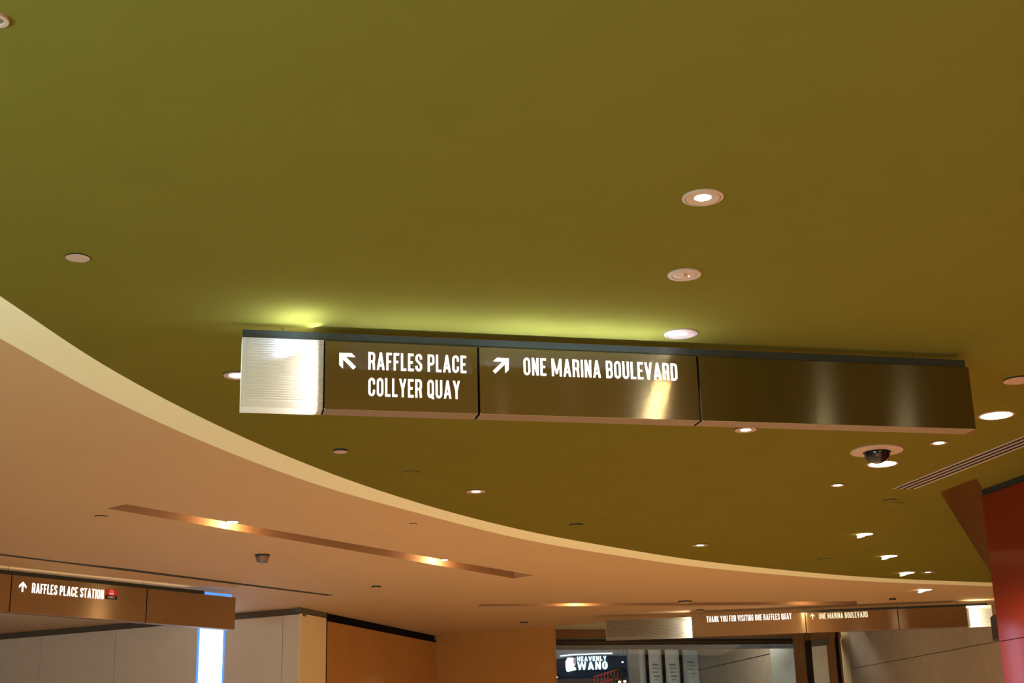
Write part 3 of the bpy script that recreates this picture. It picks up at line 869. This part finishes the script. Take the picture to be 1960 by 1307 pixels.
# linear air diffuser near the orange wall
L0 = at(1708, 934.5, H1).xy; L1 = at(1960, 833.5, H1).xy; ld = (L1 - L0).normalized()
L0r = at(1750, 934.5, H1).xy
wl = abs((L0r - L0).dot(Vector((-ld.y, ld.x))))
t = thing('linear_diffuser', 'long three-slot air diffuser in the green ceiling beside the orange wall', 'air diffuser', (L0.x, L0.y, H1), math.atan2(ld.y, ld.x))
g = MB(); g.box(-.0, 6.0, 0, wl, -.001, .0); g.build('slot_backing', M['black'], t)
sh = (L0r - L0).dot(ld)
for k in range(4):
    y0 = wl * k / 3 * .94
    x_ = sh * k / 3
    g = MB()
    g.box(x_ + .0, 6.0, y0, y0 + wl * .085, -.007, 0); g.build('rail', M['trim'], t)

# lamps in the long slots
def slotlamp(px, py, wpx, label, A, B, power, col=(1, .72, .38)):
    p = at(px, py, H2); d = (B - A).normalized(); R = dia(px, py, wpx, H2) / 2
    n = Vector((-d.y, d.x)); n = n if n.y > 0 else -n
    t = thing('slot_lamp', label, 'spotlight', (p.x, p.y, H2), math.atan2(d.y, d.x), 'lamps tucked in the long slots')
    g = MB(); g.lathe([(R, .03), (R, -.004), (R * .9, -.006)], 32); g.build('housing', M['trim'], t)
    g = MB(); g.lathe([(R * .9, -.006), (R * .5, -.01), (.001, -.011)], 32); g.build('lamp', M['glow'], t)
    add_light('slot_lamp_light', 'POINT', (.20, .19, .02), power, col, .03, parent=t)
    add_light('slot_lamp_light', 'SPOT', (0, 0, -.05), 270, (1, .74, .46), .05, direction=(0, .35, -1), spot=118, blend=.6, parent=t)


sa0, sa1 = slot_a[1], slot_a[2]
slotlamp(445, 998, 26, 'left lit lamp in the long slot of the peach ceiling', sa0, sa1, 15)
slotlamp(850, 1070.5, 16, 'right lit lamp in the long slot of the peach ceiling', sa0, sa1, 15)
sc0, sc1 = slot_c[1], slot_c[2]
for (px, lab) in ((1106, 'left hidden lamp glowing in the slot before the far sign'), (1547, 'right hidden lamp glowing in the slot over the far sign')):
    k = (px - 921) / (1640 - 921); py = 1156 + (1150.5 - 1156) * k
    p = at(px, py + 2.2, H2)
    d = (sc1 - sc0).normalized()
    t = thing('slot_lamp', lab, 'spotlight', (p.x, p.y, H2), math.atan2(d.y, d.x), 'lamps tucked in the far slot')
    g = MB(); g.lathe([(.035, .16), (.035, .09), (.001, .085)], 24); g.build('housing', M['trim'], t)
    add_light('slot_lamp_light', 'POINT', (0, .06, .04), 9 if px < 1300 else 3, (1, .72, .38), .03, parent=t)

# ------------------------------------------------------------------ doorway and what lies beyond it
GA = aty(1057, 1225, 24.0).xy; GB = aty(1521, 1225, 25.0).xy
gd = (GB - GA).normalized()


def slab(px0, px1, A, B, z0, z1, name, m, th=.08, py=1240):
    a = on(px0, py, A, B).xy; b = on(px1, py, A, B).xy
    g = MB(); wallrun(g, a, b, z0, z1, th); return g.build(name, m)


zbt = on(1057, 1222, GA, GB).z; zbb = on(1057, 1234, GA, GB).z
zsoff = on(1057, 1204.5, GA, GB).z
GL = GA - gd * .6; GR = GB + gd * 1.4
g = MB(); wallrun(g, GL, GB + gd * .75, zbt, zsoff, .25); struct(g.build('trim_10', M['brown']), 'brown bulkhead over the glass doorway', 'bulkhead')
g = MB(); g.box(-1.2, 13, 20.0, 24.6, zsoff, zsoff + .1); struct(g.build('ceiling', M['cream']), 'cream ceiling strip before the doorway', 'ceiling')
# door beam: dark with a thin red-brown line and a pale steel lip on top
g = MB(); wallrun(g, GL - gd * 0, GB + gd * .02, zbb, zbt - .01, .10)
dr = struct(g.build('door_1', M['dark']), 'glass doorway with dark header beam', 'door')
bm = MB(); hh = (zbt - zbb)
a = GL; b = GB
wn_ = Vector((-gd.y, gd.x)); wn_ = wn_ if wn_.y > 0 else -wn_
wallrun(bm, a - wn_ * .02, b - wn_ * .02, zbb + hh * .30, zbb + hh * .36, .02); bm.build('header_line', M['brown'], dr)
bm = MB(); wallrun(bm, a - wn_ * .02, b - wn_ * .02, zbt - .015, zbt + .01, .1); bm.build('header_lip', M['greybrown'], dr)
bm = MB(); wallrun(bm, a + wn_ * .04, b + wn_ * .04, 0, zbb, .01); bm.build('glass_pane', M['glass'], dr)
# coloured band standing in for the beam's bluish reflection in the glass
TA = aty(1057, 1240, 24.6).xy; TB = aty(1521, 1240, 25.6).xy
zt0 = on(1130, 1243, TA, TB).z
g = MB(); wallrun(g, TA - gd * .5, TB, zt0, zbb + .25, .05)
struct(g.build('trim_11', mat('blue_grey_beam_reflection', (.20, .23, .26), .25, .5, noise=.2, nscale=6)), 'blue-grey band standing in for the beam reflection in the glass', 'door trim')
# columns right of the doorway
CA = aty(1521, 1240, 24.3).xy; CB = aty(1607, 1240, 23.6).xy
for (x0, x1, m_, nm, lab, zt_) in ((1521, 1543, 'brown', 'trim_12', 'brown door post', 4.2), (1543, 1556, 'dark', 'trim_13', 'dark gap beside the brown door post', 4.2),
                               (1556, 1585, 'greystone', 'trim_14', 'pale reflecting strip beside the doorway', on(1570, 1236, CA, CB).z), (1585, 1601.5, 'brown', 'trim_15', 'brown column at the doorway', 4.2),
                               (1601.5, 1607.5, 'black', 'trim_16', 'black edge of the brown column', 4.2)):
    o = slab(x0, x1, CA, CB, 0, zt_, nm, M[m_], .15 if x0 < 1590 else .015, 1270); struct(o, lab, 'door trim')
o = slab(1548, 1587, CA, CB, on(1570, 1236, CA, CB).z, on(1570, 1222.5, CA, CB).z, 'trim_17', M['greybrown'], .15, 1230); struct(o, 'dark header end beside the doorway', 'door trim')
o = slab(1600, 1540, CA, CB, on(1570, 1222.5, CA, CB).z, 4.2, 'trim_18', M['brown'], .15, 1230); struct(o, 'brown bulkhead end beside the doorway', 'door trim')
# stone wall on the right with a slanting joint
SA = aty(1607, 1240, 25.5).xy; SB = aty(1960, 1240, 19.6).xy
g = MB()
a = on(1607.5, 1270, SA, SB).xy; b = on(1627, 1270, SA, SB).xy; e = SB + (SB - SA).normalized() * 3
wallrun(g, a, b, 0, 4.0, .3, 0)
zj = (on(1640, 1279.5, SA, SB).z + on(1780, 1250, SA, SB).z) / 2
wallrun(g, b, e, 0, zj - .006, .3, 1); wallrun(g, b, e, zj + .006, 3.9, .3, 1)
wallrun(g, b + Vector((0, .02)), e + Vector((0, .02)), zj - .02, zj + .02, .3, 2)
struct(g.build('wall_right', [M['yellowp'], M['stone'], M['greybrown']]), 'beige stone wall under the far sign', 'wall')

# beyond the glass: stone side wall, pale panel, pillar, posters
XA = aty(1337, 1283, 29.6).xy; XB = aty(1476, 1250, 25.9).xy
zj = (on(1337, 1283, XA, XB).z + on(1475, 1250, XA, XB).z) / 2
g = MB(); wallrun(g, XA, XB, 0, zj - .008, .2); wallrun(g, XA, XB, zj + .008, 5, .2); wallrun(g, XA + Vector((0, .03)), XB + Vector((0, .03)), zj - .02, zj + .02, .1, 1)
struct(g.build('wall_front', [M['stone'], M['dark']]), 'beige stone wall seen through the glass doorway', 'wall')
YA = aty(1475, 1260, 25.8).xy; YB = aty(1523, 1260, 25.7).xy
o = slab(1475.5, 1523, YA, YB, 0, 5, 'wall_front', M['greystone'], .1, 1270); struct(o, 'pale stone panel seen through the doorway', 'wall')
PA = aty(1200, 1260, 28.0).xy; PB = aty(1240, 1260, 28.0).xy
o = slab(1203, 1224, PA, PB, 0, 5.2, 'pillar', M['greybrown'], .4, 1270); struct(o, 'grey stone pillar beyond the doorway', 'pillar')
MA = aty(1222, 1260, 28.6).xy; MBp = aty(1340, 1260, 29.3).xy
for i, (x0, x1, mm) in enumerate(((1223, 1236.5, 'poster'), (1240, 1267, 'poster'), (1272, 1300.5, 'poster'), (1305.5, 1336.5, 'posterblue'))):
    a = on(x0, 1275, MA, MBp).xy; b = on(x1, 1275, MA, MBp).xy
    zt_ = on(x0, 1243, MA, MBp).z
    lab = ['narrow blank poster at the left of the shop glazing', 'poster with two blocks of text in the shop glazing', 'poster with a centred heading in the shop glazing', 'pale blue poster at the right of the shop glazing'][i]
    dd = (b - a).normalized(); L_ = (b - a).length
    t = thing('poster', lab, 'poster', (a.x, a.y, 0), math.atan2(dd.y, dd.x), 'posters behind the glass doorway')
    g = MB(); g.box(0, L_, 0, .03, 0, zt_); g.build('sheet', M[mm], t)
    zl = on(x0, 1270, MA, MBp).z
    if i in (1, 2, 3):
        for k, (f0, f1, th_) in enumerate(((.3, .75, .035), (.32, .8, .02), (.32, .7, .02), (.4, .8, .03), (.45, .7, .018))):
            z_ = zl + (.0 if i != 3 else .05) - k * .075
            g = MB(); g.box(L_ * f0, L_ * f1, -.004, 0, z_ - th_, z_); g.build('text_line', M['ink'], t)
    if i in (1, 2):
        g = MB(); g.face([(0, -.002, 1.5), (L_ * .45, -.002, 1.5), (L_ * .12, -.002, zl - .1), (0, -.002, zl + .1)]); g.build('blue_shape', M['posterblue'], t)
for i, px in enumerate((1238, 1269.5, 1303)):
    a = on(px - 2.4, 1270, MA, MBp); g = MB(); b = on(px + 2.4, 1270, MA, MBp)
    g.box(a.x, b.x, a.y - .12, a.y - .02, 0, on(px, 1224, MA, MBp).z)
    struct(g.build('window_%d' % (i + 1), M['black']), ['left', 'middle', 'right'][i] + ' dark mullion of the shop glazing', 'window frame')

# the shop far beyond
BX = lambda px, py, Y: aty(px, py, Y)
g = MB(); g.box(-4, BX(1215, 1270, 36).x, 36, 36.2, BX(1100, 1299, 36).z, 8); g.box(-4, 9, 36, 36.2, 0, BX(1100, 1299, 36).z, 1)
struct(g.build('wall_front', [M['navy'], M['rosewall']]), 'navy wall of the shop beyond the doorway', 'wall')
g = MB()
Yc = 33.0
pol = [BX(*q, Yc) for q in ((1040, 1236), (1215, 1236), (1215, 1253.5), (1150, 1252.5), (1100, 1254.5), (1040, 1264))]
for q in (0,):
    fr = [(p.x, Yc, p.z) for p in pol]; bk = [(p.x, Yc + .25, p.z) for p in pol]
    g.face(fr); g.face(bk[::-1])
    for k in range(len(fr)): g.face([fr[k], bk[k], bk[(k + 1) % len(fr)], fr[(k + 1) % len(fr)]])
struct(g.build('trim_19', M['grey']), 'pale curved cove over the shop sign', 'ceiling trim')
g = MB()
pts = [BX(*q, Yc) for q in ((1072, 1255.3), (1100, 1252.6), (1150, 1250.8), (1172, 1250.4))]
for a, b in zip(pts[:-1], pts[1:]): g.face([(a.x, Yc - .02, a.z - .010), (b.x, Yc - .02, b.z - .010), (b.x, Yc - .02, b.z + .010), (a.x, Yc - .02, a.z + .010)])
tag(g.build('strip_light', emis('cove_strip_glow', (.9, .95, 1), 2.0)), 'thin white strip light along the cove over the shop sign', 'strip light')
g = MB(); g.box(-4, 9, 29.6, 36.2, 7.0, 7.1); struct(g.build('ceiling', M['navy']), 'dark ceiling of the far shop', 'ceiling')
# lit shop sign
Ys = 35.95
o0 = BX(1104, 1283, Ys)
t = thing('shop_sign', 'glowing white shop sign reading HEAVENLY WANG on the navy wall', 'sign', (o0.x, Ys, o0.z))
x_ = lambda px: BX(px, 1268, Ys).x - o0.x
z_ = lambda py, px=1130: BX(px, py, Ys).z - o0.z
letters('HEAVENLY', x_(1104.5), x_(1161), z_(1265.0), z_(1256.2), -.01, 'lettering', M['shopsign'], t, depth=.05, t=.20, wide=1.6)
letters('WANG', x_(1105), x_(1162.5), z_(1281.5), z_(1266.5), -.01, 'lettering', M['shopsign'], t, depth=.05, t=.22, wide=1.8)
g = MB(); ex = (x_(1081.5) + x_(1103)) / 2; ew = x_(1103) - x_(1081.5); eh = z_(1257.5) - z_(1284.5)
ez = z_(1284.5)
blob = [(-.46, .30), (-.40, .05), (-.28, 0), (.46, .12), (.42, .30), (.22, .34), (.40, .48), (.20, .62), (.28, .95), (.05, 1.0), (-.28, .98), (-.46, .72)]
fr = [(ex + a * ew, -.06, ez + b * eh) for a, b in blob]; g.face(fr)
for k in range(len(fr)):
    a = fr[k]; b = fr[(k + 1) % len(fr)]; g.face([a, (a[0], 0, a[2]), (b[0], 0, b[2]), b])
g.build('emblem', M['shopsign'], t)
g = MB(); g.box(ex + ew * .20, ex + ew * .46, -.05, 0, ez + eh * .52, ez + eh * 1.0, 0, .01); g.build('emblem_corner', M['pinkpart'], t)
g = MB(); g.box(x_(1082), x_(1163), 0, .03, z_(1283), z_(1256)); g.build('backboard', M['navy'], t)
add_light('sign_light', 'AREA', (x_(1125), -.3, z_(1270)), 5, (.35, .75, 1.0), 2.5, .6, (0, -1, -.1), parent=t)
add_light('sign_light', 'AREA', (x_(1125), -.12, z_(1270)), 1.2, (.25, .7, 1.0), 2.2, .6, (0, 1, 0), parent=t)
# red lattice screen
Yl = 31.0
c_a = BX(1138, 1294, Yl); c_b = BX(1182, 1280.5, Yl)
t = thing('lattice_screen', 'orange-red lattice screen under the shop sign', 'screen', (c_a.x, Yl, 0))
n = 7; wl_ = c_b.x - c_a.x
for k in range(n + 1):
    f = k / n; zt_ = c_a.z + (c_b.z - c_a.z) * f
    g = MB(); g.box(wl_ * f - .009, wl_ * f + .009, -.012 + f * .0, .012, 0, zt_); g.build('bar', M['redbar'], t)
for k in range(4):
    g = MB(); zz0 = c_a.z - .0 - k * .17; zz1 = c_b.z - k * .17
    g.face([(0, -.014, zz0 - .02), (wl_, -.014, zz1 - .02), (wl_, -.014, zz1 + .004), (0, -.014, zz0 + .004)])
    g.face([(0, .014, zz0 - .02), (wl_, .014, zz1 - .02), (wl_, .014, zz1 + .004), (0, .014, zz0 + .004)])
    g.face([(0, -.014, zz0 + .004), (wl_, -.014, zz1 + .004), (wl_, .014, zz1 + .004), (0, .014, zz0 + .004)]); g.build('crossbar', M['redbar'], t)
# plant
import random
random.seed(5)
c = BX(1188, 1292, 30.3)
g = MB()
for k in range(150):
    r = random.random() ** .5 * .22; a = random.random() * 6.28; zz = random.uniform(-.35, .17)
    q = Vector((r * math.cos(a) * (1 - abs(zz)), r * math.sin(a), zz)); s_ = random.uniform(.03, .07)
    d1 = Vector((random.uniform(-1, 1), random.uniform(-1, 1), random.uniform(-.5, .5))).normalized() * s_; d2 = Vector((random.uniform(-1, 1), random.uniform(-.4, .4), random.uniform(-1, 1))).normalized() * s_ * .4
    g.face([q - d1, q + d2, q + d1, q - d2])
t = thing('leafy_plant', 'dark leafy plant beside the orange-red lattice screen', 'plant', (c.x, c.y, c.z))
g.build('foliage', M['leaf'], t)
g = MB(); g.lathe([(.012, -c.z), (.010, .05)], 10); g.build('stem', M['brown'], t)
# small lamps of the shop
for i, (px, py, Y, r, lab) in enumerate(((1191.5, 1267, 33.5, .02, 'small white lamp on the navy wall right of the shop sign'), (1064.5, 1296, 33.5, .03, 'small white lamp at the left under the shop sign'),
                                      (1186, 1305, 30, .03, 'left warm bulb below the leafy plant'), (1196, 1304, 30, .03, 'right warm bulb below the leafy plant'))):
    p = BX(px, py, Y)
    g = MB(); prof = [(r * math.sin(a * math.pi / 8) + .0002, r * math.cos(a * math.pi / 8) * .7) for a in range(9)]; g.lathe(prof, 16)
    g.box(-.004, .004, -.004, .004, r * .6, 7.0 - p.z, 1)
    tag(g.build('pendant_lamp', [M['glow'], M['dark']], loc=p), lab, 'lamp', 'small lamps in the shop')

# added unseen area fills brightening the space before and beyond the doorway
add_light('corridor_fill_light', 'AREA', (3.5, 22.2, 3.9), 12, (1, .66, .36), 4, 1.0, (0, .2, -1))
add_light('corridor_fill_light', 'AREA', (3.2, 25.3, 4.6), 60, (1, .88, .74), 3, .6, (.0, .35, -1))
add_light('corridor_fill_light', 'AREA', (0.5, 31.0, 2.0), 25, (.8, .9, 1), 3, 2.0, (.1, .6, 1))
